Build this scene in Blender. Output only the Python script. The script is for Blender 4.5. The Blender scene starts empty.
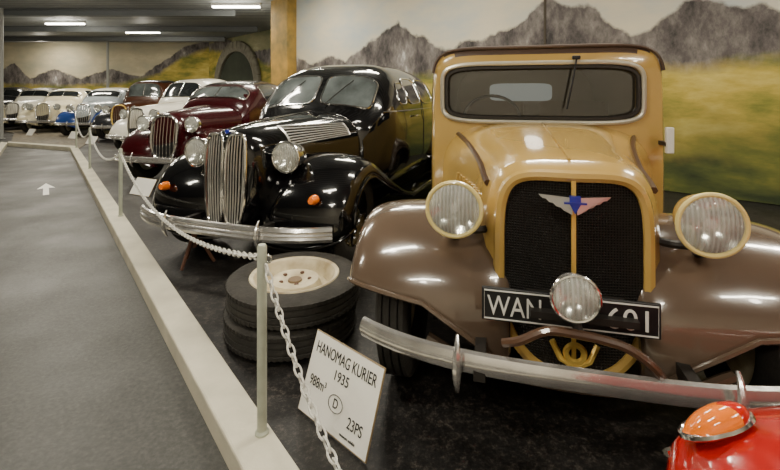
import bpy, math, random
from mathutils import Vector, Matrix
random.seed(4)
H=1.175; F=430.0; HY=95.0; CEIL=3.5
S=bpy.context.scene
pi=math.pi
# ------------------------------------------------------------------ materials
def lin(c):
    return tuple(((v/255)/12.92 if v/255<=0.04045 else ((v/255+0.055)/1.055)**2.4) for v in c)
def M(name,rgb,rough=.5,metal=0,coat=0.,noise=None,bump=None,emit=0,spec=None,dark=None):
    m=bpy.data.materials.new(name); m.use_nodes=True
    nt=m.node_tree; b=nt.nodes['Principled BSDF']; c=lin(rgb)
    b.inputs['Base Color'].default_value=(*c,1); b.inputs['Roughness'].default_value=rough
    b.inputs['Metallic'].default_value=metal; b.inputs['Coat Weight'].default_value=coat
    b.inputs['Coat Roughness'].default_value=.05
    if spec is not None: b.inputs['Specular IOR Level'].default_value=spec
    if emit:
        b.inputs['Emission Color'].default_value=(*c,1); b.inputs['Emission Strength'].default_value=emit
    tc=nt.nodes.new('ShaderNodeTexCoord')
    if noise:
        n=nt.nodes.new('ShaderNodeTexNoise'); n.inputs['Scale'].default_value=noise[0]; n.inputs['Detail'].default_value=6
        nt.links.new(tc.outputs['Object'],n.inputs['Vector'])
        r=nt.nodes.new('ShaderNodeValToRGB'); r.color_ramp.elements[0].position=.3; r.color_ramp.elements[1].position=.7
        d=lin(dark) if dark else tuple(v*(1-noise[1]) for v in c)
        r.color_ramp.elements[0].color=(*d,1); r.color_ramp.elements[1].color=(*c,1)
        nt.links.new(n.outputs['Fac'],r.inputs['Fac']); nt.links.new(r.outputs['Color'],b.inputs['Base Color'])
    if bump:
        n=nt.nodes.new('ShaderNodeTexNoise'); n.inputs['Scale'].default_value=bump[0]; n.inputs['Detail'].default_value=4
        nt.links.new(tc.outputs['Object'],n.inputs['Vector'])
        bp=nt.nodes.new('ShaderNodeBump'); bp.inputs['Strength'].default_value=bump[1]; bp.inputs['Distance'].default_value=.01
        nt.links.new(n.outputs['Fac'],bp.inputs['Height']); nt.links.new(bp.outputs['Normal'],b.inputs['Normal'])
    return m
def wave_mat(name,rgb,dark,scale,axis='X',rough=.3,metal=.5,strength=.4,mul2=None,coat=0):
    m=M(name,rgb,rough,metal,coat); nt=m.node_tree; b=nt.nodes['Principled BSDF']
    tc=nt.nodes.new('ShaderNodeTexCoord'); w=nt.nodes.new('ShaderNodeTexWave'); w.bands_direction=axis
    w.inputs['Scale'].default_value=scale; nt.links.new(tc.outputs['Object'],w.inputs['Vector'])
    src=w.outputs['Fac']
    if mul2:
        w2=nt.nodes.new('ShaderNodeTexWave'); w2.bands_direction=mul2; w2.inputs['Scale'].default_value=scale
        nt.links.new(tc.outputs['Object'],w2.inputs['Vector'])
        mx=nt.nodes.new('ShaderNodeMath'); mx.operation='MAXIMUM'
        nt.links.new(src,mx.inputs[0]); nt.links.new(w2.outputs['Fac'],mx.inputs[1]); src=mx.outputs[0]
    r=nt.nodes.new('ShaderNodeValToRGB'); r.color_ramp.elements[0].color=(*lin(dark),1); r.color_ramp.elements[1].color=(*lin(rgb),1)
    r.color_ramp.elements[0].position=.45; r.color_ramp.elements[1].position=.8
    nt.links.new(src,r.inputs['Fac']); nt.links.new(r.outputs['Color'],b.inputs['Base Color'])
    bp=nt.nodes.new('ShaderNodeBump'); bp.inputs['Strength'].default_value=strength; bp.inputs['Distance'].default_value=.01
    nt.links.new(src,bp.inputs['Height']); nt.links.new(bp.outputs['Normal'],b.inputs['Normal'])
    return m
chrome=M('chrome',(238,237,234),.13,1.0,bump=(9,.04))
oldchrome=M('worn_chrome',(236,234,230),.2,.82,.3,noise=(11,.25),bump=(16,.12))
tan=M('tan_paint',(194,160,88),.22,0,.8,noise=(3,.12))
taupe=M('taupe_paint',(98,82,68),.18,0,1.0,noise=(3,.12))
brownroof=M('brown_roof',(78,60,48),.4,noise=(8,.2))
black=M('black_paint',(9,9,11),.1,0,1.0)
blackroof=M('black_roof',(12,12,13),.25,0,.6)
rubber=M('rubber',(52,49,44),.8,noise=(14,.5),bump=(60,.4))
darkmetal=M('dark_metal',(44,41,38),.5,.3)
under=M('underbody',(14,13,13),.9)
maroon=M('maroon_paint',(54,6,12),.2,0,.8)
white_p=M('white_paint',(238,234,220),.25,0,.7)
cream_p=M('cream_paint',(228,218,186),.3,0,.6)
blue_p=M('blue_paint',(40,74,146),.25,0,.7)
paleblue=M('pale_blue_paint',(200,210,216),.25,0,.7)
brown_p=M('brown_paint',(84,48,28),.3,0,.6)
greydark=M('charcoal_paint',(40,42,46),.25,0,.7)
red_p=M('red_paint',(172,18,12),.15,0,1.0)
orange=M('orange_lens',(250,124,14),.12,0,.8)
redlens=M('red_lens',(196,30,12),.12,0,.9)
gold=M('gold_trim',(222,188,96),.3,.4)
rimcream=M('rim_cream',(230,220,188),.45,noise=(9,.35),dark=(164,146,114))
glassd=M('window_glass',(30,34,36),.06,0,1.0)
glassg=M('window_glass_pale',(112,120,120),.06,0,1.0,noise=(3.2,.8))
def lens_glass():
    m=bpy.data.materials.new('lens_glass'); m.use_nodes=True; nt=m.node_tree; nt.nodes.clear()
    o=nt.nodes.new('ShaderNodeOutputMaterial'); mx=nt.nodes.new('ShaderNodeMixShader'); t=nt.nodes.new('ShaderNodeBsdfTransparent')
    t.inputs['Color'].default_value=(.93,.94,.92,1)
    g=nt.nodes.new('ShaderNodeBsdfPrincipled'); g.inputs['Base Color'].default_value=(.78,.79,.75,1); g.inputs['Roughness'].default_value=.12; g.inputs['Coat Weight'].default_value=1
    tc=nt.nodes.new('ShaderNodeTexCoord'); w=nt.nodes.new('ShaderNodeTexWave'); w.inputs['Scale'].default_value=24; w.bands_direction='X'
    nt.links.new(tc.outputs['Object'],w.inputs['Vector'])
    bp=nt.nodes.new('ShaderNodeBump'); bp.inputs['Strength'].default_value=.2; bp.inputs['Distance'].default_value=.01
    nt.links.new(w.outputs['Fac'],bp.inputs['Height']); nt.links.new(bp.outputs['Normal'],g.inputs['Normal'])
    mr=nt.nodes.new('ShaderNodeMapRange'); mr.inputs[3].default_value=.24; mr.inputs[4].default_value=.40
    nt.links.new(w.outputs['Fac'],mr.inputs[0]); nt.links.new(mr.outputs[0],mx.inputs['Fac'])
    nt.links.new(t.outputs[0],mx.inputs[1]); nt.links.new(g.outputs[0],mx.inputs[2]); nt.links.new(mx.outputs[0],o.inputs[0]); return m
lens=lens_glass()
mirror=M('reflector_mirror',(228,228,222),.18,1.0)
reflector=M('bulb_glass',(200,198,190),.2,.3)
mesh_m=wave_mat('grille_mesh',(44,42,40),(4,4,4),34,'X',.4,.5,.8,'Z')
slat_dark=M('grille_dark',(12,12,12),.6)
slat_m=M('slat_chrome',(230,228,224),.28,.85)
post_m=M('post_paint',(176,180,162),.4,noise=(20,.25))
chain_m=M('chain_plastic',(214,212,204),.35,.2)
signw=M('sign_white',(244,242,234),.55)
inkb=M('ink_black',(16,16,16),.6)
inkblue=M('badge_blue',(36,44,150),.3)
badgered=M('badge_red',(150,60,50),.3)
platew=M('plate_white',(224,224,218),.5)
rust=M('rust',(96,62,44),.75,noise=(20,.4))
curbm=M('curb_concrete',(208,202,182),.8,noise=(5,.25),bump=(50,.3))
beamm=M('beam_grey',(112,116,118),.6)
colm=M('column_paint',(150,152,148),.5)
plaster=M('plaster',(206,200,184),.8,noise=(2,.1))
ochre=M('ochre_paint',(190,150,70),.75,noise=(3,.35),dark=(118,104,60))
stone=M('stone',(128,124,108),.85,noise=(6,.4),bump=(12,.6))
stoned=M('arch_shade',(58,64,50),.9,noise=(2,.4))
leather=M('leather_interior',(110,94,72),.7)
lining=M('headlining',(124,112,90),.9)
silver=M('frame_silver',(200,196,180),.3,.5)
bezel=M('bezel_cream',(226,208,136),.25,0,.6)
mould=M('moulding_brown',(70,50,36),.3)
tube_m=M('tube_emission',(255,250,235),.5,emit=20)
fix_m=M('fixture_white',(230,230,225),.5)
ceilm=wave_mat('ceiling_slats',(168,172,174),(104,108,112),1.3,'Y',.6,0,.5)
def glass():
    m=bpy.data.materials.new('clear_glass'); m.use_nodes=True; nt=m.node_tree; nt.nodes.clear()
    o=nt.nodes.new('ShaderNodeOutputMaterial'); mx=nt.nodes.new('ShaderNodeMixShader'); t=nt.nodes.new('ShaderNodeBsdfTransparent')
    t.inputs['Color'].default_value=(.92,.94,.93,1)
    g=nt.nodes.new('ShaderNodeBsdfGlossy'); g.inputs['Roughness'].default_value=.03
    mx.inputs['Fac'].default_value=.14
    nt.links.new(t.outputs[0],mx.inputs[1]); nt.links.new(g.outputs[0],mx.inputs[2]); nt.links.new(mx.outputs[0],o.inputs[0]); return m
clear=glass()
def speckle(name,base,dark,light,rough,sc,lo=.7):
    m=M(name,base,rough); nt=m.node_tree; b=nt.nodes['Principled BSDF']
    tc=nt.nodes.new('ShaderNodeTexCoord')
    n=nt.nodes.new('ShaderNodeTexNoise'); n.inputs['Scale'].default_value=sc; n.inputs['Detail'].default_value=8; n.inputs['Roughness'].default_value=.8
    nt.links.new(tc.outputs['Object'],n.inputs['Vector'])
    r=nt.nodes.new('ShaderNodeValToRGB'); e=r.color_ramp.elements
    e[0].position=.35; e[0].color=(*lin(dark),1); e[1].position=.72; e[1].color=(*lin(light),1)
    k=e.new(.52); k.color=(*lin(base),1)
    n2=nt.nodes.new('ShaderNodeTexNoise'); n2.inputs['Scale'].default_value=1.6; n2.inputs['Detail'].default_value=5
    nt.links.new(tc.outputs['Object'],n2.inputs['Vector'])
    mr=nt.nodes.new('ShaderNodeMapRange'); mr.inputs[1].default_value=.3; mr.inputs[2].default_value=.7; mr.inputs[3].default_value=lo; mr.inputs[4].default_value=1.12
    nt.links.new(n2.outputs['Fac'],mr.inputs[0])
    mr2=nt.nodes.new('ShaderNodeMapRange'); mr2.inputs[1].default_value=.3; mr2.inputs[2].default_value=.7; mr2.inputs[3].default_value=rough-.16; mr2.inputs[4].default_value=rough+.12
    nt.links.new(n2.outputs['Fac'],mr2.inputs[0]); nt.links.new(mr2.outputs[0],b.inputs['Roughness'])
    mm=nt.nodes.new('ShaderNodeVectorMath'); mm.operation='SCALE'
    nt.links.new(n.outputs['Fac'],r.inputs['Fac']); nt.links.new(r.outputs['Color'],mm.inputs[0]); nt.links.new(mr.outputs[0],mm.inputs['Scale'])
    nt.links.new(mm.outputs[0],b.inputs['Base Color'])
    bp=nt.nodes.new('ShaderNodeBump'); bp.inputs['Strength'].default_value=.35; bp.inputs['Distance'].default_value=.004
    nt.links.new(n.outputs['Fac'],bp.inputs['Height']); nt.links.new(bp.outputs['Normal'],b.inputs['Normal'])
    return m
pathm=speckle('path_asphalt',(56,56,53),(36,36,35),(82,81,77),.5,60,.78)
floorm=speckle('dark_asphalt',(36,34,33),(13,13,14),(100,93,86),.5,45,.6)
cobble=speckle('cobble_stone',(120,110,92),(70,66,58),(150,142,126),.7,9)
# ------------------------------------------------------------------ mesh helpers
def obj(name,verts,faces,mats,parent=None,smooth=True,fm=None,ang=38,solid=0,bevel=0):
    me=bpy.data.meshes.new(name); me.from_pydata([tuple(v) for v in verts],[],faces); me.validate()
    if not isinstance(mats,(list,tuple)): mats=[mats]
    for m in mats: me.materials.append(m)
    import bmesh
    bm=bmesh.new(); bm.from_mesh(me); bmesh.ops.remove_doubles(bm,verts=bm.verts,dist=1e-5)
    bmesh.ops.recalc_face_normals(bm,faces=bm.faces)
    if fm:
        for f in bm.faces: f.material_index=fm(f.calc_center_median(),f.normal)
    bm.to_mesh(me); bm.free()
    if smooth:
        me.polygons.foreach_set('use_smooth',[True]*len(me.polygons)); me.set_sharp_from_angle(angle=math.radians(ang))
    o=bpy.data.objects.new(name,me); S.collection.objects.link(o)
    if parent: o.parent=parent
    if bevel:
        b=o.modifiers.new('bevel','BEVEL'); b.width=bevel; b.segments=2; b.limit_method='ANGLE'
    if solid:
        b=o.modifiers.new('solid','SOLIDIFY'); b.thickness=solid; b.offset=-1
    return o
def empty(name,loc=(0,0,0),rz=0):
    e=bpy.data.objects.new(name,None); e.empty_display_size=.2; S.collection.objects.link(e); e.location=loc; e.rotation_euler=(0,0,rz); return e
def loft(rings,cap0=False,cap1=False,closed=True):
    n=len(rings[0]); v=[p for r in rings for p in r]; f=[]
    for i in range(len(rings)-1):
        for j in range(n if closed else n-1):
            k=(j+1)%n; f.append((i*n+j,i*n+k,(i+1)*n+k,(i+1)*n+j))
    if cap0: f.append(tuple(range(n)))
    if cap1: f.append(tuple(range((len(rings)-1)*n,len(rings)*n)))
    return v,f
class Acc:
    def __init__(s): s.v=[]; s.f=[]
    def add(s,vf):
        o=len(s.v); s.v+=list(vf[0]); s.f+=[tuple(i+o for i in f) for f in vf[1]]; return s
def box(c,d,R=None):
    v=[]
    for sx in(-.5,.5):
        for sy in(-.5,.5):
            for sz in(-.5,.5):
                p=Vector((sx*d[0],sy*d[1],sz*d[2]))
                if R: p=R@p
                v.append(Vector(c)+p)
    return v,[(0,1,3,2),(4,6,7,5),(0,4,5,1),(2,3,7,6),(0,2,6,4),(1,5,7,3)]
def sweep(pts,prof,closed=False,up=None,scale=None):
    pts=[Vector(p) for p in pts]; n=len(pts); rings=[]; prevN=None
    for i,p in enumerate(pts):
        a=pts[(i-1)%n] if (closed or i>0) else p; b=pts[(i+1)%n] if (closed or i<n-1) else p
        t=(b-a).normalized()
        if up is not None: u=Vector(up)
        elif prevN is None: u=Vector((0,0,1)) if abs(t.z)<.9 else Vector((1,0,0))
        else: u=prevN
        s=t.cross(u).normalized(); w=s.cross(t).normalized(); prevN=w
        k=scale(i/(n-1)) if scale else 1
        rings.append([p+s*(q[0]*k)+w*(q[1]*k) for q in prof])
    if closed: rings.append(rings[0])
    return loft(rings,not closed,not closed)
def circ(r,n=10,rz=None):
    rz=rz or r
    return [(r*math.cos(2*pi*i/n),rz*math.sin(2*pi*i/n)) for i in range(n)]
def revolve(prof,c,axis='x',n=40,sgn=1):
    rings=[]
    for i in range(n):
        a=2*pi*i/n; r=[]
        for (rad,ax) in prof:
            u,w=rad*math.cos(a),rad*math.sin(a)
            if axis=='x': p=(ax*sgn,u,w)
            elif axis=='y': p=(u,ax*sgn,w)
            else: p=(u,w,ax*sgn)
            r.append(Vector(c)+Vector(p))
        rings.append(r)
    rings.append(rings[0])
    return loft(rings,closed=False)
def tyre_prof(R,w,Ri,gd=.012):
    p=[(Ri,-.34*w),(Ri+.01,-.42*w),(Ri+.4*(R-Ri),-.5*w),(R-.03,-.47*w),(R-.01,-.40*w)]
    xs=[-.36,-.25,-.23,-.21,-.19,-.03,-.015,.015,.03,.19,.21,.23,.25,.36]
    for i,x in enumerate(xs):
        g = i in (2,3,6,7,10,11)
        p.append((R-(gd if g else 0),x*w))
    p+=[(R-.01,.40*w),(R-.03,.47*w),(Ri+.4*(R-Ri),.5*w),(Ri+.01,.42*w),(Ri,.34*w),(Ri-.01,0),(Ri,-.34*w)]
    return p
def wheel(P,nm,c,R,w,sgn,rimm,capm=None):
    Ri=R*.62
    obj(nm+'_tyre',*revolve(tyre_prof(R,w,Ri),c,'x',44),rubber,P)
    pr=[(0,.02),(Ri*.35,.03),(Ri*.5,-.005),(Ri*.8,-.02),(Ri*.9,.02),(Ri*1.0,.034),(Ri*1.04,.03),(Ri*1.02,-.03),(0,-.04)]
    obj(nm+'_rim',*revolve([(a,b+w*.12) for a,b in pr],c,'x',36,sgn),rimm,P)
    obj(nm+'_hubcap',*revolve([(0,w*.12+.055),(Ri*.2,w*.12+.05),(Ri*.38,w*.12+.032),(Ri*.42,w*.12+.02)],c,'x',24,sgn),capm or chrome,P)
def pchip(xs,ys,x):
    n=len(xs)
    if x<=xs[0]: return ys[0]
    if x>=xs[-1]: return ys[-1]
    d=[(ys[i+1]-ys[i])/(xs[i+1]-xs[i]) for i in range(n-1)]
    m=[d[0]]+[0 if d[i-1]*d[i]<=0 else 2*d[i-1]*d[i]/(d[i-1]+d[i]) for i in range(1,n-1)]+[d[-1]]
    for i in range(n-1):
        if x<=xs[i+1]:
            h=xs[i+1]-xs[i]; t=(x-xs[i])/h
            return (2*t**3-3*t*t+1)*ys[i]+(t**3-2*t*t+t)*h*m[i]+(-2*t**3+3*t*t)*ys[i+1]+(t**3-t*t)*h*m[i+1]
def sp(v,e): return math.copysign(abs(v)**(2.0/e),v)
class Body:
    def __init__(s,st,zb=9,tk=0): s.st=[t if len(t)==7 else (*t,4,4,.5) for t in st]; s.zb=zb; s.tk=tk; s.xs=[t[0] for t in s.st]
    def at(s,y): return [pchip(s.xs,[t[k] for t in s.st],y) for k in range(1,7)]
    def tum(s,z): return 1-s.tk*max(0,min(1,(z-s.zb)/.45))
    def ring(s,y,n=56,grow=0):
        w,z0,z1,et,eb,fc=s.at(y); zc=z0+(z1-z0)*fc; r=[]
        for i in range(n):
            a=2*pi*i/n; ca,sa=math.cos(a),math.sin(a)
            e=et if sa>=0 else eb; hh=(z1-zc) if sa>=0 else (zc-z0)
            z=zc+(hh+grow)*sp(sa,e); x=(w+grow)*sp(ca,e)*s.tum(z); r.append(Vector((x,y,z)))
        return r
    def xat(s,y,z):
        w,z0,z1,et,eb,fc=s.at(y); zc=z0+(z1-z0)*fc
        e=et if z>=zc else eb; hh=(z1-zc) if z>=zc else (zc-z0)
        q=min(.999,abs(z-zc)/hh); return w*(1-q**e)**(1/e)*s.tum(z)
    def top(s,x,y):
        w,z0,z1,et,eb,fc=s.at(y); zc=z0+(z1-z0)*fc; q=min(.999,abs(x)/(w*s.tum(z1-.05)))
        return zc+(z1-zc)*(1-q**et)**(1/et)
    def mesh(s,ny=36,n=56,cap0=True,cap1=True,grow=0):
        ys=set(s.xs); y0,y1=s.xs[0],s.xs[-1]
        for i in range(ny+1): ys.add(y0+(y1-y0)*i/ny)
        return loft([s.ring(y,n,grow) for y in sorted(ys)],cap0,cap1)
def panel(P,nm,fmap,cu,cv,hu,hv,e,mat,trim=None,tr=.007,shear=0,n=40):
    rings=[]
    for r in (1,.8,.6,.4,.2,.02):
        rings.append([Vector(fmap(cu+hu*r*sp(math.cos(2*pi*i/n),e)+shear*hv*r*sp(math.sin(2*pi*i/n),e),cv+hv*r*sp(math.sin(2*pi*i/n),e))) for i in range(n)])
    o=obj(nm,*loft(rings,False,True),mat,P)
    if trim: obj(nm+'_trim',*sweep(rings[0],circ(tr,6),True),trim,P)
    return o
def sidemap(b,s,off=.004): return lambda y,z:(s*(b.xat(y,z)+off),y,z)
def topmap(b,off=.006): return lambda x,y:(x,y,b.top(x,y)+off)
def fender(P,nm,sgn,yw,zw,xi,xo,Rt,Reo,Rei,a_out,a_mid,a_in,mat,yend=None,zend=.3,pw=.6,aend=115,edge=True):
    nu=22; na=30; rings=[]
    for k in range(nu+1):
        ph=pi-pi*k/nu; u=k/nu
        x=(xi+xo)/2+(xo-xi)/2*math.cos(ph); sn=max(0,math.sin(ph))**pw
        Re=Rei+(Reo-Rei)*u; R=Re+(Rt-Re)*sn
        a0=(a_in+(a_mid-a_in)*u*2) if u<.5 else (a_mid+(a_out-a_mid)*(u-.5)*2)
        row=[]
        for j in range(na+1):
            a=math.radians(a0+(aend-a0)*j/na); row.append(Vector((sgn*x,yw-R*math.cos(a),zw+R*math.sin(a))))
        if yend:
            p1=row[-1]; a=math.radians(aend); L=yend-p1.y
            z2=zend+.04*sn
            for j in range(1,15):
                t=j/14; h00=2*t**3-3*t*t+1; h10=t**3-2*t*t+t; h01=-2*t**3+3*t*t; h11=t**3-t*t
                y=h00*p1.y+h10*L*.8+h01*yend+h11*L
                z=h00*p1.z+h10*L*.9*math.cos(a)+h01*z2+h11*(-.1)*L
                row.append(Vector((sgn*x,y,z)))
        rings.append(row)
    obj(nm,*loft(rings,closed=False),mat,P,solid=.006,ang=70)
    if edge:
        front=[r[0] for r in rings]; outer=rings[-1][1:]
        obj(nm+'_edge',*sweep(front+outer,circ(.009,6)),mat,P)
def headlight(P,nm,x,y,z,r,rimm,bowlm,depth=.16,tilt=0):
    prof=[(0,depth)]
    for i in range(1,9):
        a=pi/2*i/8; prof.append((r*.96*math.sin(a),depth*math.cos(a)))
    obj(nm+'_bowl',*revolve(prof,(x,y,z),'y',32),bowlm,P)
    obj(nm+'_rim',*sweep([(x+r*math.cos(2*pi*i/40),y-.004,z+r*math.sin(2*pi*i/40)) for i in range(40)],circ(r*.085,8),True,up=(0,1,0)),rimm,P)
    obj(nm+'_reflector',*revolve([(0,r*.55)]+[(r*.94*k/8,r*.55*(1-(k/8)**2)-.006) for k in range(1,9)],(x,y,z),'y',32),mirror,P)
    lp=[(0,-.035)]+[(r*.96*math.sin(pi/2*i/6),-.035*math.cos(pi/2*i/6)) for i in range(1,7)]
    obj(nm+'_lens',*revolve(lp,(x,y,z),'y',36),lens,P)
    obj(nm+'_bulb',*revolve([(0,-.012),(r*.14,-.008),(r*.18,.01),(r*.12,.05)],(x,y,z),'y',20),reflector,P)
def bez(pts,n=30):
    ts=[i/(len(pts)-1) for i in range(len(pts))]
    return [Vector(tuple(pchip(ts,[p[k] for p in pts],i/n) for k in range(3))) for i in range(n+1)]
def bumper(P,hw,z,hgt,bow,mat,guards=None,nm='bumper',ridge=True,y0=0,gm=None,x0=0):
    pts=[]
    for i in range(33):
        s=-1+i/16; pts.append((x0+s*hw,y0+bow*abs(s)**3.2,z))
    h=hgt/2
    prof=[(.0,-h),(-.014,-h*.9),(-.022,-h*.5),(-.014,-h*.2),(-.024,0),(-.014,h*.2),(-.022,h*.5),(-.014,h*.9),(0,h),(.008,h*.5),(.008,-h*.5)] if ridge else [(.0,-h),(-.012,-h*.85),(-.02,-h*.4),(-.022,0),(-.02,h*.4),(-.012,h*.85),(0,h),(.008,0)]
    prof=[(-a,b) for a,b in prof]
    obj(nm,*sweep(pts,prof,up=(0,0,1)),mat,P)
    if guards:
        for k,x in enumerate((x0-guards,x0+guards)):
            g=[(x,y0-.035+.03*t**2,z+t*.085) for t in [i/6-1 for i in range(13)]]
            obj('bumper_guard_%d'%(k+1),*sweep(g,circ(.014,8),up=(0,1,0),scale=lambda t:.35+.65*math.sin(pi*min(.98,max(.02,t)))),gm or mat,P)
def place(name,X,Y,th): return empty(name,(X,Y,0),-math.radians(th))
# ------------------------------------------------------------------ tan upright saloon
C=place('vintage_car',.56,1.22,13.5)
hood=Body([(.262,.25,.205,.915,4.5,2.3,.5),(.30,.285,.19,.945,4.2,2.3,.5),(.6,.35,.2,.978,3.6,2.6,.5),(.95,.455,.25,1.005,3.4,3,.5),(1.24,.575,.3,1.025,3.6,3.5,.5)])
obj('hood',*hood.mesh(20,64),tan,C)
cab=Body([(1.17,.592,.3,1.40,9,6,.5),(1.20,.608,.3,1.44,9,6,.5),(1.30,.625,.3,1.465,8,6,.5),(1.8,.65,.3,1.49,6,6,.5),(2.6,.63,.3,1.475,5,6,.5),(3.05,.59,.3,1.40,4.5,6,.5),(3.4,.53,.32,1.2,4,5,.5),(3.7,.45,.36,.92,3,4,.5),(3.85,.36,.42,.72,3,3,.5)],1.0,.015)
rings=[cab.ring(y,64) for y in sorted(set([1.17,1.185,1.2,1.23,1.26,1.3]+[1.3+i*.1 for i in range(26)]+[3.85])) if y<=3.85]
def wsring(hu,z0,z1,y,n=64,e=6,cx=-.022):
    zc=(z0+z1)/2;h=(z1-z0)/2
    return [Vector((cx+hu*sp(math.cos(2*pi*i/n),e),y,zc+h*sp(math.sin(2*pi*i/n),e))) for i in range(n)]
rings=[wsring(.495,1.05,1.325,1.20),wsring(.50,1.045,1.33,1.165)]+rings
obj('cab',*loft(rings,False,True),[tan,brownroof],C,fm=lambda c,n:1 if (c.z>1.425 and n.z>.25) or (c.z>1.40 and c.y<1.2 and n.z>.5) else 0)
lin_r=[cab.ring(y,48,-.025) for y in (1.21,1.4,1.8,2.3,2.75)]
obj('interior_lining',*loft(lin_r,False,True),lining,C)
obj('rear_window',*loft([wsring(.26,1.13,1.27,2.74),wsring(.27,1.12,1.28,2.735)],True,True),M('rear_pane_glow',(180,188,186),.5,emit=.3),C)  # pane made to glow, standing in for light behind the cab
dm=bpy.data.lights.new('cab_fill_light','POINT'); dm.energy=1.2; dm.shadow_soft_size=.08; dm.color=(1,.93,.82)  # added fill light, brightens the cab interior; no such fitting
dl=bpy.data.objects.new('cab_fill_light',dm); S.collection.objects.link(dl); dl.parent=C; dl.location=(0,1.95,1.38)
A=Acc()
for sx in(-.27,.27):
    A.add(sweep(bez([(sx,1.75,.6),(sx,1.8,.9),(sx,1.86,1.12)],8),circ(.22,14,.06),up=(0,1,0)))
obj('front_seats',A.v,A.f,leather,C)
obj('steering_wheel',*sweep([(-.27+.17*math.cos(2*pi*i/28),1.42+.06*math.sin(2*pi*i/28),1.03+.14*math.sin(2*pi*i/28)) for i in range(28)],circ(.010,6),True),darkmetal,C)
obj('windshield_glass',wsring(.498,1.048,1.328,1.185),[tuple(range(64))],clear,C)
obj('windshield_seal',*sweep(wsring(.497,1.048,1.327,1.158,48),circ(.013,6),True,up=(0,1,0)),darkmetal,C)
obj('windshield_frame',*sweep(wsring(.522,1.026,1.350,1.156,48),circ(.013,8),True,up=(0,1,0)),silver,C)
obj('wiper',*sweep([(.17,1.13,1.37),(.155,1.12,1.28),(.12,1.12,1.10)],circ(.005,6)),inkb,C)
obj('wiper_motor',*box((.17,1.14,1.375),(.04,.03,.02)),inkb,C,bevel=.005)
obj('roof_gutter',*sweep([(p.x,p.y-.01,p.z-.005) for p in cab.ring(1.2,64,.006) if p.z>1.30],circ(.009,6)),brownroof,C)
obj('hood_hinge',*sweep([(0,.30+i*.09,hood.top(0,.30+i*.09)+.003) for i in range(11)],circ(.006,6)),tan,C)
for s,n in((-1,'left'),(1,'right')):
    obj('belt_moulding_'+n,*sweep([(s*(hood.xat(y,.84+.13*(y-.3))+.004),y,.84+.13*(y-.3)) for y in [.34+i*.05 for i in range(18)]],circ(.013,6)),mould,C)
    A=Acc()
    for k in range(9):
        y=.45+k*.055; A.add(sweep([(s*(hood.xat(y+.02*t,.78-.13*t)+.004),y+.02*t,.78-.13*t) for t in(0,.3,.6,1)],circ(.009,6)))
    obj('hood_louvres_'+n,A.v,A.f,tan,C)
    for k,(c0,hu) in enumerate(((1.68,.27),(2.3,.27))):
        panel(C,'side_window_%s_%d'%(n,k+1),sidemap(cab,s),c0,1.2,hu,.14,6,glassd,darkmetal)
    fender(C,'front_fender_'+n,s,.53,.33,.20,.80,.385,.27,.30,28,18,-22,taupe,1.55,.27,pw=.55)
    fender(C,'rear_fender_'+n,s,3.05,.33,.45,.775,.40,.29,.28,5,5,5,taupe,None,aend=185)
    obj('running_board_'+n,*box((s*.67,2.1,.27),(.22,1.25,.035)),taupe,C,bevel=.01)
    wheel(C,'front_wheel_'+n,(s*.63,.54,.325),.325,.135,s,rimcream)
    wheel(C,'rear_wheel_'+n,(s*.61,3.05,.325),.325,.135,s,rimcream)
    headlight(C,'headlight_'+n,s*.393,.20,.775,.094,bezel,tan)
    obj('headlight_bracket_'+n,*sweep(bez([(s*.22,.36,.70),(s*.3,.30,.68),(s*.385,.25,.69)]),circ(.014,8)),darkmetal,C)
    obj('headlight_stay_'+n,*sweep([(s*.385,.27,.76),(s*.385,.26,.68),(s*.42,.36,.62)],circ(.018,8)),darkmetal,C)
    obj('bumper_arm_'+n,*box((s*.3,.2,.34),(.035,.42,.04)),darkmetal,C)
obj('underbody',*box((0,2.1,.32),(1.0,3.3,.14)),under,C)
obj('axle',*sweep([(-.6,.54,.3),(0,.5,.26),(.6,.54,.3)],circ(.03,8)),under,C)
obj('signal_arm',*box((.59,1.08,.95),(.035,.03,.13)),platew,C,bevel=.005)
obj('signal_arm_stem',*box((.58,1.14,.93),(.02,.13,.02)),darkmetal,C)
def gy(x,z): return .222+.14*abs(x)
def gring(g,n=72):
    r=[]
    for i in range(n):
        a=2*pi*i/n; ca,sa=math.cos(a),math.sin(a); e=5 if sa>=0 else 2.4; zc=.56; hh=(.892-zc) if sa>=0 else (zc-.235)
        r.append((.232*g*sp(ca,e),zc+hh*g*sp(sa,e)))
    return r
rr=[[Vector((x,gy(x,z),z)) for x,z in gring(g)] for g in (1,.85,.7,.5,.3,.1,.01)]
obj('grille_mesh',*loft(rr,False,True),mesh_m,C,ang=60)
obj('grille_frame',*sweep([Vector((x,gy(x,z)+.005,z)) for x,z in gring(1.03)],circ(.021,8),True),tan,C)
obj('grille_centre_bar',*sweep([(0,.214,.27),(0,.214,.6),(0,.216,.9)],[(-.007,-.004),(.007,-.004),(.007,.006),(-.007,.006)],up=(0,1,0)),gold,C)
A=Acc()
for s in(-1,1):
    for k in range(4):
        z0=.838-k*.012; L=.112-k*.022
        v=[(s*.008,.190,z0-.020),(s*.008,.190,z0),(s*L,.190+.14*L,z0+.004),(s*(L-.012),.190+.14*L,z0-.008)]
        v+= [(a,b+.006,c) for a,b,c in v]
        A.add((v,[(0,1,2,3),(7,6,5,4),(0,4,5,1),(1,5,6,2),(2,6,7,3),(3,7,4,0)]))
obj('wing_badge',A.v,A.f,slat_m,C,smooth=False)
sh=[(-.017,.844),(.017,.844),(.017,.818),(.0,.786),(-.017,.818)]
obj('badge_shield',[(a,.184,b) for a,b in sh]+[(a,.2,b) for a,b in sh],[(0,1,2,3,4),(9,8,7,6,5)]+[(i,(i+1)%5,(i+1)%5+5,i+5) for i in range(5)],inkblue,C,smooth=False)
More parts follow.
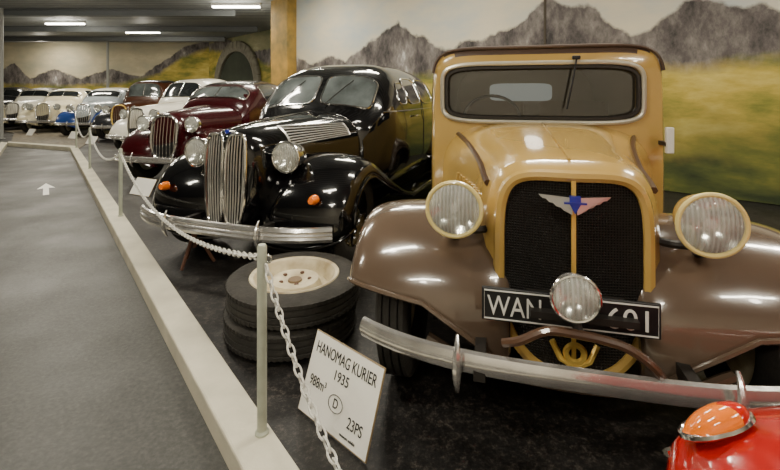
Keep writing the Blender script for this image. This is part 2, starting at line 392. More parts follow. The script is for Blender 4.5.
obj('badge_bar',*box((0,.182,.822),(.07,.004,.006)),inkblue,C)
obj('crank_ring',*sweep([(.028*math.cos(2*pi*i/20),.19,.33+.028*math.sin(2*pi*i/20)) for i in range(20)],circ(.010,6),True,up=(0,1,0)),gold,C)
obj('crank_bracket',*sweep([(-.07,.2,.36),(-.045,.19,.31),(0,.185,.285),(.045,.19,.31),(.07,.2,.36)],circ(.01,6)),gold,C)
obj('crank_hole',*box((0,.19,.272),(.05,.02,.045)),gold,C,bevel=.006)
pl=empty('plate_assembly',(-.04,.085,.515)); pl.parent=C
obj('number_plate',*box((0,0,0),(.51,.012,.105)),M('plate_black',(24,24,26),.4),pl,bevel=.004)
obj('plate_border',*sweep([(-.247,-.008,-.044),(.247,-.008,-.044),(.247,-.008,.044),(-.247,-.008,.044)],[(-.002,-.001),(.002,-.001),(.002,.001),(-.002,.001)],True,up=(0,1,0)),platew,pl)
def text(P,nm,s,loc,size,mat,ax=(1,0,0),ay=(0,0,1),ext=.001,align='LEFT',sx=1,bold=0):
    c=bpy.data.curves.new(nm,'FONT'); c.body=s; c.size=size; c.extrude=ext; c.align_x=align; c.offset=bold
    o=bpy.data.objects.new(nm,c); S.collection.objects.link(o); o.parent=P; c.materials.append(mat)
    X=Vector(ax).normalized(); Yv=Vector(ay).normalized(); Z=X.cross(Yv)
    m=Matrix((X*sx,Yv,Z)).transposed().to_4x4(); m.translation=Vector(loc); o.matrix_local=m; return o
text(pl,'plate_letters','WAN',(-.238,-.009,-.031),.088,platew,sx=.76,bold=0)
text(pl,'plate_digits','601',(.238,-.009,-.031),.088,platew,align='RIGHT',sx=1.0,bold=0)
obj('plate_stay',*box((0,.13,.51),(.3,.16,.02)),darkmetal,C)
headlight(C,'fog_lamp',-.035,-.02,.603,.064,chrome,oldchrome,.1)
obj('fog_lamp_stem',*sweep([(-.035,.03,.55),(-.02,.01,.49)],circ(.014,8)),darkmetal,C)
obj('fog_lamp_bar',*sweep(bez([(-.23,.02,.43),(-.18,.0,.455),(-.09,-.0,.495),(0,.0,.49),(.09,-.0,.475),(.17,.0,.425),(.20,.02,.385)]),circ(.013,8)),M('bar_brown',(84,60,44),.3,0,.4),C)
bumper(C,.70,.365,.068,.13,oldchrome,.365,ridge=False)
obj('front_valance',*sweep(bez([(-.5,.3,.26),(-.3,.26,.2),(0,.25,.185),(.3,.26,.2),(.5,.3,.26)]),circ(.02,8)),taupe,C)

# ------------------------------------------------------------------ black sedan
B=place('black_vintage_sedan',-1.09,2.69,20)
hood=Body([(.10,.15,.36,.90,2.6,2.4,.6),(.13,.19,.32,.94,2.6,2.4,.6),(.2,.225,.3,.955,2.7,2.5,.6),(.5,.30,.3,.985,2.8,3,.55),(.9,.42,.3,1.015,3,3,.5),(1.3,.55,.3,1.04,3.2,3.5,.5)])
obj('hood',*hood.mesh(20,56),black,B)
cab=Body([(1.12,.52,.3,1.0,3.2,5,.5),(1.2,.60,.3,1.06,4,5,.5),(1.32,.66,.3,1.20,4.5,5,.5),(1.45,.69,.3,1.34,4.5,5,.5),(1.6,.70,.3,1.43,4.5,5,.5),(1.85,.71,.3,1.485,4,5,.5),(2.3,.71,.3,1.50,4,5,.5),(2.9,.69,.3,1.45,4,5,.5),(3.4,.62,.3,1.28,3.6,5,.5),(3.8,.54,.3,1.05,3,4,.5),(4.2,.42,.34,.8,3,3,.5),(4.35,.3,.4,.66,3,3,.5)],1.0,.17)
obj('cab',*cab.mesh(40,56),black,B)
for k,(c0) in enumerate((-.28,.28)):
    panel(B,'windshield_%d'%(k+1),topmap(cab),c0,1.345,.25,.12,5,glassg,chrome,.009)
for s,n in((-1,'left'),(1,'right')):
    for k,(c0,hu,hv) in enumerate(((2.05,.19,.125),(2.55,.25,.125))):
        panel(B,'side_window_%s_%d'%(n,k),sidemap(cab,s),c0,1.215,hu,hv,5,glassd,chrome,.007)
    panel(B,'quarter_window_'+n,sidemap(cab,s),1.72,1.19,.10,.10,4,glassd,chrome,.006,shear=.3)
    fender(B,'front_fender_'+n,s,.58,.34,.16,.81,.425,.27,.30,-2,-20,-25,black,1.7,.26)
    fender(B,'rear_fender_'+n,s,3.4,.34,.42,.81,.42,.29,.3,5,5,5,black,None,aend=190)
    obj('running_board_'+n,*box((s*.70,2.3,.27),(.22,1.5,.035)),black,B,bevel=.01)
    obj('board_trim_'+n,*box((s*.815,2.3,.275),(.01,1.5,.02)),chrome,B)
    wheel(B,'front_wheel_'+n,(s*.64,.58,.335),.335,.14,s,black)
    wheel(B,'rear_wheel_'+n,(s*.64,3.4,.335),.335,.14,s,black)
    headlight(B,'headlight_'+n,s*.365,.22,.775,.098,chrome,chrome,.2)
    obj('headlight_foot_'+n,*sweep([(s*.34,.32,.76),(s*.31,.4,.68)],circ(.03,8)),black,B)
    A=Acc()
    y0,y1=.42,1.02
    def pz(t,k): return .955-.01*t-(k/7)*(.13-.04*t)
    for k in range(8):
        A.add(sweep([(s*(hood.xat(y0+(y1-y0)*t,pz(t,k))+.006),y0+(y1-y0)*t,pz(t,k)) for t in [i/10 for i in range(11)]],circ(.0055,5)))
    for t in (0,1):
        A.add(sweep([(s*(hood.xat(y0+(y1-y0)*t,pz(t,k))+.006),y0+(y1-y0)*t,pz(t,k)) for k in range(8)],circ(.008,5)))
    obj('hood_side_grille_'+n,A.v,A.f,slat_m,B)
    obj('fender_lamp_'+n,*revolve([(0,-.03),(.02,-.025),(.03,0),(.03,.03)],(s*.60,.155,.53),'y',16),orange,B)
    obj('door_handle_'+n,*box((s*(cab.xat(2.05,.95)+.02),2.0,.97),(.02,.12,.018)),chrome,B,bevel=.005)
    obj('belt_line_'+n,*sweep([(s*(cab.xat(y,1.03)+.003),y,1.03) for y in [1.3+i*.1 for i in range(22)]],circ(.007,6)),chrome,B)
    obj('door_gap_'+n,*sweep([(s*(cab.xat(2.29,z)+.001),2.29,z) for z in [.36+i*.1 for i in range(11)]],circ(.004,5)),inkb,B)
obj('underbody',*box((0,2.2,.32),(1.1,3.8,.14)),under,B)
def kidney(cx,s):
    W,Hh,zc=.074,.29,.635
    yy=lambda z: .068+.22*max(0,z-.6)**2
    def wk(z): return W*(1-.16*max(0,(zc-z)/Hh)**1.6)
    sg=1 if cx>0 else -1
    out=[]
    for i in range(56):
        a=2*pi*i/56; sa=math.sin(a); z=zc+Hh*sp(sa,3.0 if sa>0 else 4.0); x=cx-sg*(W-wk(z))+wk(z)*sp(math.cos(a),5.0); out.append(Vector((x,yy(z)+.25*max(0,abs(x)-.1),z)))
    obj('kidney_frame_'+s,*sweep(out,circ(.0115,8),True),chrome,B)
    obj('kidney_back_'+s,[p_+Vector((0,.02,0)) for p_ in out],[tuple(range(56))],slat_dark,B)
    A=Acc()
    for k in range(6):
        q_=-.72+1.44*k/5; hh=Hh*(1-abs(q_)**5)**(1/3)
        L=[]
        for i in range(13):
            z=zc-hh+2*hh*i/12; x=cx-sg*(W-wk(z))+wk(z)*q_; L.append((x,yy(z)+.25*max(0,abs(x)-.1)+.006,z))
        A.add(sweep(L,circ(.0048,6),up=(0,1,0)))
    obj('kidney_slats_'+s,A.v,A.f,slat_m,B)
kidney(-.083,'left'); kidney(.083,'right')
obj('roundel',*revolve([(0,-.006),(.013,-.005),(.015,.01)],(0,.1,.938),'y',20),inkblue,B)
obj('hood_strip',*sweep([(0,y,hood.top(0,y)+.004) for y in [.16+i*.1 for i in range(11)]],circ(.006,6)),chrome,B)
bumper(B,.765,.335,.095,.16,oldchrome,.36,x0=-.035)
for s in(-1,1): obj('bumper_arm_%d'%(s+2),*box((s*.3,.22,.345),(.035,.42,.04)),darkmetal,B)
A=Acc()
for x in(-.3,.2): A.add(sweep([(x-.1,1.2,cab.top(x-.1,1.2)+.03),(x+.02,1.33,cab.top(x,1.33)+.02),(x+.1,1.4,cab.top(x+.1,1.4)+.02)],circ(.004,5)))
obj('wipers',A.v,A.f,darkmetal,B)

# ------------------------------------------------------------------ other period cars
def period_car(name,X,Y,th,body,fen,roof,L=3.9,hw=.76,ht=1.5,upright=.5,wheelm=None,gl=glassd,hoodm=None,lampm=chrome,grm=None):
    P=place(name,X,Y,th); hoodm=hoodm or body
    hd=Body([(.20,.19,.34,.90,3,2.6,.5),(.24,.23,.31,.94,3,2.6,.5),(.6,.33,.3,.98,3,3,.5),(1.25,.56,.3,1.03,3.4,3.5,.5)])
    obj('hood',*hd.mesh(12,40),hoodm,P)
    u=upright; y0=1.15
    cb=Body([(y0,.54,.3,1.02,3.6,5,.5),(y0+.15*u+.02,.59,.3,1.15,4,5,.5),(y0+.45*u+.05,.63,.3,ht-.12,4,5,.5),(y0+.7*u+.12,.655,.3,ht-.04,4,5,.5),(2.1,.67,.3,ht,4,5,.5),(L-1.25,.66,.3,ht-.05,4,5,.5),(L-.75,.6,.3,ht-.22,3.8,5,.5),(L-.35,.5,.3,1.0,3,4,.5),(L-.05,.36,.36,.74,3,3,.5)],1.0,.16)
    zr=ht-.09
    obj('cab',*cb.mesh(30,40),[body,roof],P,fm=lambda c,n:1 if c.z>zr else 0)
    ya=y0+.13*u+.02; yb=y0+.45*u+.05
    panel(P,'windshield',topmap(cb),0,(ya+yb)/2,.50,(yb-ya)/2,5,gl,chrome,.01)
    obj('windshield_divider',*sweep([(0,y,cb.top(0,y)+.01) for y in (ya,(ya+yb)/2,yb)],circ(.008,5)),chrome,P)
    for s,n in((-1,'left'),(1,'right')):
        for k,(c0,hu) in enumerate(((1.82,.2),(2.35,.24))):
            panel(P,'side_window_%s_%d'%(n,k+1),sidemap(cb,s),c0,1.2,hu,.12,5,glassd,chrome,.006)
        fender(P,'front_fender_'+n,s,.56,.33,.18,hw,.40,.27,.28,15,0,-20,fen,1.6,.27)
        fender(P,'rear_fender_'+n,s,L-.9,.33,.42,hw,.40,.28,.28,5,5,5,fen,None,aend=190)
        obj('running_board_'+n,*box((s*.66,(1.5+L-1.25)/2,.27),(.2,L-2.7,.035)),fen,P,bevel=.01)
        wheel(P,'front_wheel_'+n,(s*.60,.56,.325),.325,.13,s,wheelm or fen)
        wheel(P,'rear_wheel_'+n,(s*.60,L-.9,.325),.325,.13,s,wheelm or fen)
        headlight(P,'headlight_'+n,s*.37,.24,.80,.10,lampm,chrome)
        obj('headlight_foot_'+n,*sweep([(s*.36,.3,.76),(s*.3,.38,.66)],circ(.02,8)),hoodm,P)
    def fy(z): return .165+.12*max(0,z-.6)
    out=[]
    for i in range(40):
        a=2*pi*i/40; z=.63+.28*sp(math.sin(a),3 if math.sin(a)>0 else 2.2); x=.19*sp(math.cos(a),3); out.append(Vector((x,fy(z)+.1*abs(x),z)))
    obj('grille_frame',*sweep(out,circ(.02,8),True),grm or chrome,P)
    obj('grille_back',[p_+Vector((0,.015,0)) for p_ in out],[tuple(range(40))],slat_dark,P)
    A=Acc()
    for k in range(7):
        x=-.15+.05*k; hh=.27*(1-abs(x/.19)**3)**(1/2.6)
        A.add(sweep([(x,fy(z)+.1*abs(x),z) for z in [.63-hh+2*hh*i/6 for i in range(7)]],circ(.007,5),up=(0,1,0)))
    obj('grille_slats',A.v,A.f,chrome,P)
    obj('hood_strip',*sweep([(0,y,hd.top(0,y)+.004) for y in [.26+i*.1 for i in range(10)]],circ(.008,6)),chrome,P)
    bumper(P,.70,.36,.08,.14,oldchrome,.3)
    for s in(-1,1): obj('bumper_arm_%d'%(s+2),*box((s*.3,.22,.36),(.035,.42,.04)),darkmetal,P)
    obj('underbody',*box((0,L/2,.32),(1.0,L-.7,.14)),under,P)
    return P
period_car('maroon_vintage_car',-2.95,5.35,13,maroon,maroon,blackroof,L=3.8,ht=1.42,grm=chrome,wheelm=white_p,gl=glassg)
period_car('white_vintage_car',-4.95,8.1,18,white_p,white_p,white_p,L=3.7,ht=1.56,gl=glassd)
period_car('brown_vintage_car',-7.0,10.9,2,brown_p,greydark,blackroof,L=3.8,ht=1.62,upright=.3,wheelm=cream_p,grm=gold,gl=glassg)
period_car('pale_blue_vintage_car',-8.75,12.1,-8,paleblue,blue_p,white_p,L=3.6,ht=1.42,wheelm=cream_p,gl=glassd)
period_car('cream_vintage_car',-10.7,13.1,-10,cream_p,cream_p,cream_p,L=3.6,ht=1.42)
period_car('cream_vintage_car',-12.6,14.2,-10,white_p,cream_p,brownroof,L=3.6,ht=1.45)
period_car('charcoal_vintage_car',-14.5,15.1,-10,greydark,greydark,blackroof,L=3.5,ht=1.5)

# ------------------------------------------------------------------ red car (front right corner)
R=place('red_car',.50,.055,90)
rb=Body([(-.03,.66,.34,.52,3.4,3,.5),(-.01,.72,.30,.56,3.8,3,.5),(.03,.765,.27,.60,4.2,3,.5),(.10,.79,.24,.632,4.8,3.5,.5),(.4,.80,.2,.66,4.8,4,.5),(1.0,.80,.18,.70,4.5,4,.5),(2.0,.80,.18,.74,4,4,.5),(3.0,.78,.18,.74,4,4,.5),(3.6,.70,.22,.70,3.6,4,.5),(3.8,.6,.28,.6,3,3,.5)])
obj('body',*rb.mesh(40,72),red_p,R)
rc=Body([(1.05,.5,.6,.70,3,3,.5),(1.5,.58,.6,1.08,4,4,.5),(1.9,.6,.6,1.17,4,4,.5),(2.5,.6,.6,1.15,4,4,.5),(3.2,.55,.6,.78,3,3,.5)],.7,.15)
obj('cabin',*rc.mesh(20,48),red_p,R)
panel(R,'windshield',topmap(rc),0,1.3,.44,.15,5,glassd,chrome)
for s,n in((-1,'left'),(1,'right')):
    panel(R,'side_window_'+n,sidemap(rc,s),2.05,.92,.4,.12,5,glassd,chrome)
    obj('flank_trim_'+n,*sweep([(s*(rb.xat(y,.5)+.003),y,.5) for y in [.02+i*.14 for i in range(24)]],circ(.007,6)),chrome,R)
    wheel(R,'front_wheel_'+n,(s*.69,.75,.28),.28,.15,s,chrome); wheel(R,'rear_wheel_'+n,(s*.69,3.0,.28),.28,.15,s,chrome)
    lx,ly=s*.70,.072
    zc=.600
    ea,eb=.036,.056
    A=sweep([(lx+ea*math.cos(t),ly+eb*math.sin(t),zc-.004+.020*math.sin(t)-.014*s*math.cos(t)) for t in [2*pi*i/28 for i in range(28)]],circ(.0055,6),True)
    obj('lamp_bezel_'+n,*A,chrome,R)
    def dome(mat,nm,a0,a1):
        rg=[]
        for j in range(7):
            ph=pi/2*j/6
            rg.append([Vector((lx+(ea-.001)*math.cos(t)*math.cos(ph),ly+(eb-.002)*math.sin(t)*math.cos(ph),zc-.004+.036*math.sin(ph)+(.020*math.sin(t)-.014*s*math.cos(t))*math.cos(ph))) for t in [a0+(a1-a0)*i/20 for i in range(21)]])
        obj(nm,*loft(rg,False,False,closed=False),mat,R)
    dome(orange,'amber_lens_'+n,.8*pi,2.15*pi); dome(redlens,'red_lens_'+n,.15*pi,.8*pi)
obj('front_bumper',*sweep([(-.74+1.48*i/24,-.07+.10*abs(-1+i/12)**4,.36) for i in range(25)],circ(.02,10,.035),up=(0,0,1)),chrome,R)

# ------------------------------------------------------------------ tyre stack
T=empty('tyre_stack',(-.5,2.19,0))
obj('lower_tyre',*revolve(tyre_prof(.325,.135,.205,.006),(0,0,.067),'z',64),rubber,T)
obj('upper_tyre',*revolve(tyre_prof(.33,.135,.205,.006),(.014,.01,.202),'z',64),rubber,T)
A=Acc()
for zc,R_,cx,cy in ((.067,.325,0,0),(.202,.33,.014,.01)):
    for i in range(72):
        a=2*pi*i/72
        for w_ in (-.042,.042):
            A.add(box((cx+(R_-.001)*math.cos(a),cy+(R_-.001)*math.sin(a),zc+w_),(.008,.014,.016),Matrix.Rotation(a,3,'Z')))
obj('tread_blocks',A.v,A.f,rubber,T,smooth=False)
obj('wheel_rim',*revolve([(.03,.018),(.05,.02),(.09,.035),(.12,.03),(.135,-.01),(.175,-.015),(.19,.03),(.205,.055),(.222,.06),(.228,.05),(.21,.03),(.2,-.04),(.0,-.045),(.03,.018)],(.014,.01,.207),'z',48),rimcream,T)
A=Acc()
for k in range(5):
    a=2*pi*k/5; A.add(revolve([(0,.006),(.010,.006),(.012,0)],(.014+.075*math.cos(a),.01+.075*math.sin(a),.236),'z',10))
obj('lug_holes',A.v,A.f,rust,T)
obj('hub_hole',*revolve([(0,.03),(.034,.028),(.036,.02)],(.014,.01,.207),'z',16),M('hub_brown',(120,100,76),.6),T)

# ------------------------------------------------------------------ info signs
sedge=M('sign_edge',(150,130,96),.6)
def sign(BL,BR,up,lines=None):
    e=empty('info_sign',BL); BL=Vector(BL)
    w=Vector(BR)-BL; u=Vector(up); n=w.cross(u).normalized()
    f=[Vector((0,0,0)),w,w+u,u]; bk=[p_-n*.008 for p_ in f]
    obj('board',f+bk,[(0,1,2,3),(7,6,5,4),(0,4,5,1),(1,5,6,2),(2,6,7,3),(3,7,4,0)],signw,e,smooth=False)
    obj('edge_strip',*sweep([p_-n*.004 for p_ in f],circ(.0045,6),True),sedge,e)
    mid=w*.5+u*.8
    foot=Vector((mid.x-n.x*.17,mid.y-n.y*.17,.004))
    obj('prop_leg',*sweep([mid-n*.01,foot],circ(.006,6)),rust,e)
    if lines:
        ax=w.normalized(); ay=u.normalized()
        for k,(s,px,py,size,sx) in enumerate(lines):
            text(e,'text_%d'%(k+1),s,w*px+u*py+n*.0015,size,inkb,ax,ay,.0006,'CENTER',sx,bold=0)
        c=w*.50+u*.33+n*.002
        obj('oval_mark',*sweep([c+ax*.036*math.cos(2*pi*i/30)+ay*.026*math.sin(2*pi*i/30) for i in range(30)],circ(.0013,5),True),inkb,e)
    return e
sign((-.345,1.615,0),(-.08,1.375,0),(.062,.068,.255),[('HANOMAG KURIER',.5,.76,.054,.67),('1935',.5,.57,.046,.9),('988m\u00b3',.20,.36,.048,.75),('D',.50,.28,.042,.85),('23PS',.80,.18,.048,.78),('museum exhibit',.74,.06,.013,.9)])
for (x,y) in ((-2.95,5.05),(-7.2,10.3),(-8.6,11.6),(-10.5,12.5)):
    sign((x-.16,y+.08,.004 if x<-8 else 0),(x+.16,y-.08,.004 if x<-8 else 0),(.05,.08,.18))

# ------------------------------------------------------------------ floor, curbs, posts, chain
p=Vector((-.629,.777,0)); q=Vector((.777,.629,0))
def uv(u,v,z=0): return p*u+q*v+Vector((0,0,z))
def prism(name,c,z0,z1,mat,bevel=0):
    n=len(c); v=[Vector((a[0],a[1],z0)) for a in c]+[Vector((a[0],a[1],z1)) for a in c]
    return obj(name,v,[tuple(range(n)),tuple(range(n,2*n))]+[(i,(i+1)%n,(i+1)%n+n,i+n) for i in range(n)],mat,smooth=False,bevel=bevel)
obj('floor',*box((-6,7.5,-.06),(25.6,22.6,.10)),floorm,smooth=False)
prism('footpath',[uv(-3,-.62),uv(-3,.455),uv(11.2,.455),uv(13.2,-.62)],-.012,.004,pathm)
prism('curb_right',[uv(-3,.455),uv(-3,.585),uv(11.35,.585),uv(11.2,.455)],-.01,.087,curbm,.008)
prism('curb_left',[uv(-3,-.74),uv(-3,-.62),uv(13.2,-.62),uv(13.45,-.74)],-.01,.087,curbm,.008)
prism('curb_end',[uv(11.2,.455),uv(11.35,.585),uv(13.45,-.60),uv(13.2,-.62)],-.01,.087,curbm,.008)
prism('cobble_apron',[uv(11.5,.6),uv(13.5,-.58),uv(17.5,-.66),uv(19,-1.0),uv(19,.2),uv(14.5,1.2)],-.01,.004,cobble)
aw=Vector((-4.28,5.35,.009)); d=Vector((-.625,.78,0)); s_=Vector((.78,.625,0))
pts=[(-.028,-.42),(.028,-.42),(.028,.05),(.09,.02),(0,.42),(-.09,.02),(-.028,.05)]
obj('floor_arrow',[aw+s_*a+d*b for a,b in pts],[tuple(range(7))],M('arrow_white',(240,240,234),.6),smooth=False)
def post(loc):
    e=empty('barrier_post',loc)
    obj('tube',*revolve([(0,0),(.0155,0),(.0155,.60),(.012,.607),(0,.607)],(0,0,0),'z',20),post_m,e)
    obj('foot',*revolve([(0,0),(.022,0),(.022,.006),(.0155,.012)],(0,0,0),'z',20),post_m,e)
    obj('eyelet',*sweep([(.02+.012*math.cos(2*pi*i/12),0,.56+.012*math.sin(2*pi*i/12)) for i in range(12)],circ(.003,5),True,up=(0,1,0)),chrome,e)
P1=Vector((-.412,1.384,.087)); posts=[P1-p*1.45]+[P1+p*3.2*k for k in range(4)]
for a in posts: post(a)
def chain(a,b,sag):
    a=Vector(a);b=Vector(b); pts=[]; N=400
    dd=(b-a).normalized()*.022; a=a+dd; b=b-dd
    for i in range(N+1):
        t=i/N; c=a.lerp(b,t); c.z-=4*sag*t*(1-t); pts.append(c)
    A=Acc(); step=.027; acc=0; k=0
    for i in range(1,N+1):
        acc+=(pts[i]-pts[i-1]).length
        if acc>=step:
            acc-=step; c=pts[i]; t=(pts[i]-pts[i-1]).normalized()
            side=t.cross(Vector((0,0,1))).normalized() if abs(t.z)<.99 else Vector((1,0,0)); upv=side.cross(t)
            w=side if k%2 else upv; k+=1
            loop=[c+t*(.0185*math.cos(2*pi*j/10))+w*(.0095*math.sin(2*pi*j/10)) for j in range(10)]
            A.add(sweep(loop,circ(.0031,5),True,up=tuple(t.cross(w))))
    obj('barrier_chain',A.v,A.f,chain_m)
zt=Vector((0,0,.56))
chain(posts[1]+zt,posts[0]+zt,.43)
chain(posts[1]+zt,posts[2]+zt,.20); chain(posts[2]+zt,posts[3]+zt,.2); chain(posts[3]+zt,posts[4]+zt,.2)
J=empty('jack_stand',(-1.36,2.99,0))
A=Acc()
for k in range(3):
    a=2*pi*k/3+.3; A.add(sweep([(.13*math.cos(a),.13*math.sin(a),.006),(.02*math.cos(a),.02*math.sin(a),.2)],circ(.012,6)))
A.add(sweep([(0,0,.12),(0,0,.235)],circ(.02,10)))
obj('tripod',A.v,A.f,rust,J)

# ------------------------------------------------------------------ walls with painted landscape
def mural(name,P0,P1,ridge,field,sky=(206,200,180),sky2=(172,184,188)):
    P0=Vector((*P0,0));P1=Vector((*P1,0)); L=(P1-P0).length; d=(P1-P0)/L; ZM=5.0
    def tow(x,y):
        t=(x-390)/F; s=(t*P0.y-P0.x)/(d.x-t*d.y); Y=P0.y+s*d.y
        return s/L,(H-(y-HY)*Y/F)/ZM
    m=bpy.data.materials.new('mural_'+name); m.use_nodes=True; nt=m.node_tree; N=nt.nodes; K=nt.links
    b=N['Principled BSDF']; b.inputs['Roughness'].default_value=.75
    tc=N.new('ShaderNodeTexCoord'); sx=N.new('ShaderNodeSeparateXYZ'); K.new(tc.outputs['Object'],sx.inputs[0])
    def math_(op,a,bb=None,clamp=False):
        n=N.new('ShaderNodeMath'); n.operation=op; n.use_clamp=clamp
        for i,v in enumerate((a,bb)):
            if v is None: continue
            if isinstance(v,(int,float)): n.inputs[i].default_value=v
            else: K.new(v,n.inputs[i])
        return n.outputs[0]
    def noise(scale,detail=6,vec=None,rough=.6,st=(1,1,1),rot=0):
        mp=N.new('ShaderNodeMapping'); mp.inputs['Scale'].default_value=st; mp.inputs['Rotation'].default_value=(0,rot,0)
        K.new(tc.outputs['Object'],mp.inputs['Vector'])
        n=N.new('ShaderNodeTexNoise'); n.inputs['Scale'].default_value=scale; n.inputs['Detail'].default_value=detail; n.inputs['Roughness'].default_value=rough
        K.new(mp.outputs[0],n.inputs['Vector']); return n.outputs['Fac']
    def ramp(f,stops):
        r=N.new('ShaderNodeValToRGB'); e=r.color_ramp.elements
        e[0].position=stops[0][0]; e[0].color=(*lin(stops[0][1]),1); e[1].position=stops[-1][0]; e[1].color=(*lin(stops[-1][1]),1)
        for s in stops[1:-1]:
            k=e.new(s[0]); k.color=(*lin(s[1]),1)
        K.new(f,r.inputs['Fac']); return r.outputs['Color']
    nz=noise(1.6,5)
    sn=math_('DIVIDE',math_('ADD',sx.outputs['X'],math_('MULTIPLY',math_('SUBTRACT',nz,.5),.25)),L)
    zn=math_('DIVIDE',math_('ADD',sx.outputs['Z'],math_('MULTIPLY',math_('SUBTRACT',noise(3.5,6),.5),.26)),ZM)
    def curve(pts):
        c=N.new('ShaderNodeFloatCurve'); cu=c.mapping.curves[0]
        pts=sorted(tow(*q_) for q_ in pts); pts=[(min(1,max(0,a)),min(1,max(0,z))) for a,z in pts]
        cu.points[0].location=(0,pts[0][1]); cu.points[1].location=(1,pts[-1][1])
        for a,z in pts:
            if 0<a<1:
                k=cu.points.new(a,z); k.handle_type='VECTOR'
        c.mapping.update(); K.new(sn,c.inputs['Value']); return c.outputs['Value']
    cr=curve(ridge)
    m1=math_('MULTIPLY',math_('SUBTRACT',cr,zn),90,True)
    m2=math_('ADD',math_('MULTIPLY',math_('SUBTRACT',curve(field),zn),25),.5,True)
    skyc=ramp(noise(.6,5,st=(1,1,2.2)),[(.3,sky2),(.55,sky),(.75,(222,212,182))])
    mt=ramp(noise(1.5,10,rough=.72,st=(1.5,1,.8),rot=.7),[(.38,(50,46,46)),(.47,(90,84,82)),(.55,(120,114,110)),(.61,(144,138,134)),(.68,(206,204,200))])
    fd=ramp(noise(1.0,8,rough=.65,st=(.6,1,1.8),rot=-.25),[(.34,(72,88,36)),(.44,(126,126,48)),(.54,(178,158,68)),(.68,(212,194,112))])
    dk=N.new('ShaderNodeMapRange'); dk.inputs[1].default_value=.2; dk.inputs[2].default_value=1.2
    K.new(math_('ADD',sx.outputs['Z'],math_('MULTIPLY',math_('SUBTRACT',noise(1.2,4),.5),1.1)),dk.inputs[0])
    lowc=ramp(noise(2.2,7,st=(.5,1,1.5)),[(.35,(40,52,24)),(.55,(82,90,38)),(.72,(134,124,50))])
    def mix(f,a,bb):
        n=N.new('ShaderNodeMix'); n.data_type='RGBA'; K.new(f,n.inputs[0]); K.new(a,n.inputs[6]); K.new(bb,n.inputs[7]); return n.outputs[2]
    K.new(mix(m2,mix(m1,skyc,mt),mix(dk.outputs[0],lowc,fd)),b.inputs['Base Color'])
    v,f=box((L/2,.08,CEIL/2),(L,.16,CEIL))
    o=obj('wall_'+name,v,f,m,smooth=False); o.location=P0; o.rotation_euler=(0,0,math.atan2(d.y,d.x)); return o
mural('right',(-2.9,10.9),(7,2.056),
  [(298,56),(312,64),(330,54),(345,60),(365,44),(380,34),(398,20),(412,32),(424,36),(436,46),(450,48),(468,38),(482,40),(500,28),(515,26),(530,10),(548,-4),(570,6),(590,4),(612,22),(632,34),(648,28),(670,10),(698,-6),(735,4),(760,0),(790,14),(900,-20)],
  [(298,76),(400,76),(500,72),(600,66),(650,64),(700,70),(740,62),(780,58),(900,40)])
o=obj('trim_1',*box((0,-.006,CEIL/2),(.03,.012,CEIL)),M('seam_brown',(70,62,50),.8),smooth=False)
t_=(545-390)/F; dX,dY=(.7458,-.6662); s0=(t_*10.9+2.9)/(dX-t_*dY); o.location=(-2.9+s0*dX,10.9+s0*dY,0); o.rotation_euler=(0,0,math.atan2(dY,dX))
mural('rear_alcove',(-8,19),(-1.5,12.5),[(209,44),(225,36),(245,52),(270,48)],[(209,50),(240,54),(272,66)],sky=(150,146,110),sky2=(96,108,70))
mural('far',(-19,19),(-8,19),[(0,70),(14,62),(30,78),(55,68),(80,78),(110,68),(140,76),(165,60),(185,46),(209,40)],[(0,84),(60,86),(120,84),(160,74),(180,58),(209,48)],sky=(190,180,152),sky2=(160,158,140))
def wall(name,a,b,mat=plaster):
    a=Vector((*a,0));b=Vector((*b,0)); L=(b-a).length; d=(b-a)/L
    v,f=box((L/2,.08,CEIL/2),(L,.16,CEIL)); o=obj(name,v,f,mat,smooth=False); o.location=a; o.rotation_euler=(0,0,math.atan2(d.y,d.x))
wall('wall_step',(-2.9,10.95),(-1.45,12.6)); wall('wall_side',(7,2.05),(7,-4)); wall('wall_back',(7,-4),(-19,-4)); wall('wall_left',(-19,-4),(-19,19))
o=obj('pillar',*box((0,0,CEIL/2),(.70,.30,CEIL)),ochre,smooth=False,bevel=.02); o.location=(-2.58,10.46,0); o.rotation_euler=(0,0,math.atan2(-.666,.746))
obj('ceiling',*box((-6,7.5,CEIL+.06),(28,26,.12)),ceilm,smooth=False)
A=Acc()
for y,x0,x1 in ((3.5,-18.5,4.6),(7.5,-18.5,.2),(11.7,-18.5,-4.2),(14.6,-18.5,-4.5),(17.2,-18.5,-6.6)):
    A.add(box(((x0+x1)/2,y,CEIL-.02),(x1-x0,.14,.03))); A.add(box(((x0+x1)/2,y,CEIL-.09),(x1-x0,.03,.16))); A.add(box(((x0+x1)/2,y,CEIL-.17),(x1-x0,.14,.02)))
obj('ceiling_beam',A.v,A.f,beamm,smooth=False)
for (x,y) in ((-10.4,11.5),(-11.75,17.9)):
    e=empty('support_column',(x,y,0)); obj('shaft',*revolve([(0,0),(.05,0),(.05,CEIL),(0,CEIL)],(0,0,0),'z',20),colm,e); obj('base_plate',*box((0,0,.01),(.14,.14,.02)),colm,e)
E=empty('stone_arch',(-8,19,0),math.atan2(-.7071,.7071))
A=Acc(); cx=2.75; hw_,rise,zs=1.75,1.55,1.55
for k in range(15):
    a=pi*(k+.5)/15; c=Vector((cx+hw_*math.cos(a),-.065,zs+rise*math.sin(a)))
    ang=math.atan2(math.sin(a)*hw_,math.cos(a)*rise)
    A.add(box(c,(.42,.12,.36),Matrix.Rotation(-ang,3,'Y')))
for s in(-1,1):
    for k in range(5): A.add(box((cx+s*hw_+random.uniform(-.02,.02),-.065,.155+k*.31),(.46,.12,.295)))
obj('voussoirs',A.v,A.f,stone,E,smooth=False,bevel=.03)
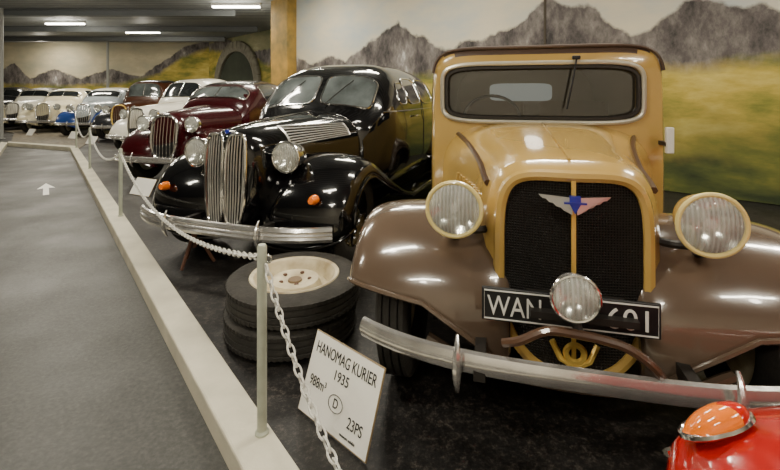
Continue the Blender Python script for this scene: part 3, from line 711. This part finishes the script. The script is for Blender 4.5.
rg=[(cx+(hw_-.15)*math.cos(pi*i/24),zs+(rise-.15)*math.sin(pi*i/24)) for i in range(25)]
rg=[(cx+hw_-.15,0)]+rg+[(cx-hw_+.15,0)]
obj('arch_shade_panel',[Vector((a,-.02,z)) for a,z in rg],[tuple(range(len(rg)))],stoned,E,smooth=False)  # flat dark sheet, shade of the recess put into its colour
# ------------------------------------------------------------------ fluorescent lamps
def lamp(x,y,rz=0,power=50,L=1.25):
    e=empty('fluorescent_lamp',(x,y,0),rz)
    obj('housing',*box((0,0,CEIL-.035),(L,.12,.07)),fix_m,e,bevel=.01,smooth=False)
    A=Acc()
    for s in(-.03,.03): A.add(sweep([(-L/2+.03,s,CEIL-.095),(L/2-.03,s,CEIL-.095)],circ(.019,8)))
    obj('tubes',A.v,A.f,tube_m,e)
    l=bpy.data.lights.new('lamp_light','AREA'); l.shape='RECTANGLE'; l.size=L; l.size_y=.14; l.energy=power*.80; l.color=(1,.92,.76)
    lo=bpy.data.objects.new('lamp_light',l); S.collection.objects.link(lo); lo.parent=e; lo.location=(0,0,CEIL-.125)
    l=bpy.data.lights.new('lamp_fill','POINT'); l.shadow_soft_size=.12; l.energy=power*.46; l.color=(1,.92,.76)  # added point light below the tubes, lifts ceiling and walls
    lo=bpy.data.objects.new('lamp_fill',l); S.collection.objects.link(lo); lo.parent=e; lo.location=(0,0,CEIL-.45)
for a in ((-1.3,.9,.1,65),(1.1,2.9,.1,75),(-2.9,4.2,.1,70),(-.2,5.6,.1,75),(3.6,2.2,.1,70),(-5.2,7.2,0,70),(-3.9,10.9,0,60),(-8.2,9.2,0,70),(-10.2,13.5,0,80),(-8.85,15.4,0,70),(-14.4,17.75,0,70),(2.2,-1.4,.1,75),(-14,11,0,60),(-2.2,8.2,0,65),(-1.5,-2.2,.1,80),(-5,1.5,.1,60)):  # lamps behind the camera are added unseen, to brighten chrome and car fronts
    lamp(*a)
w=bpy.data.worlds.new('world'); S.world=w; w.use_nodes=True; w.node_tree.nodes['Background'].inputs[0].default_value=(.05,.05,.05,1)
# ------------------------------------------------------------------ camera
cd=bpy.data.cameras.new('camera'); cam=bpy.data.objects.new('camera',cd); S.collection.objects.link(cam)
cam.location=(0,0,H); cam.rotation_euler=(pi/2,0,0); cd.sensor_width=36; cd.lens=36*F/780; cd.shift_y=-(235-HY)/780; cd.clip_start=.02; cd.clip_end=100
S.camera=cam
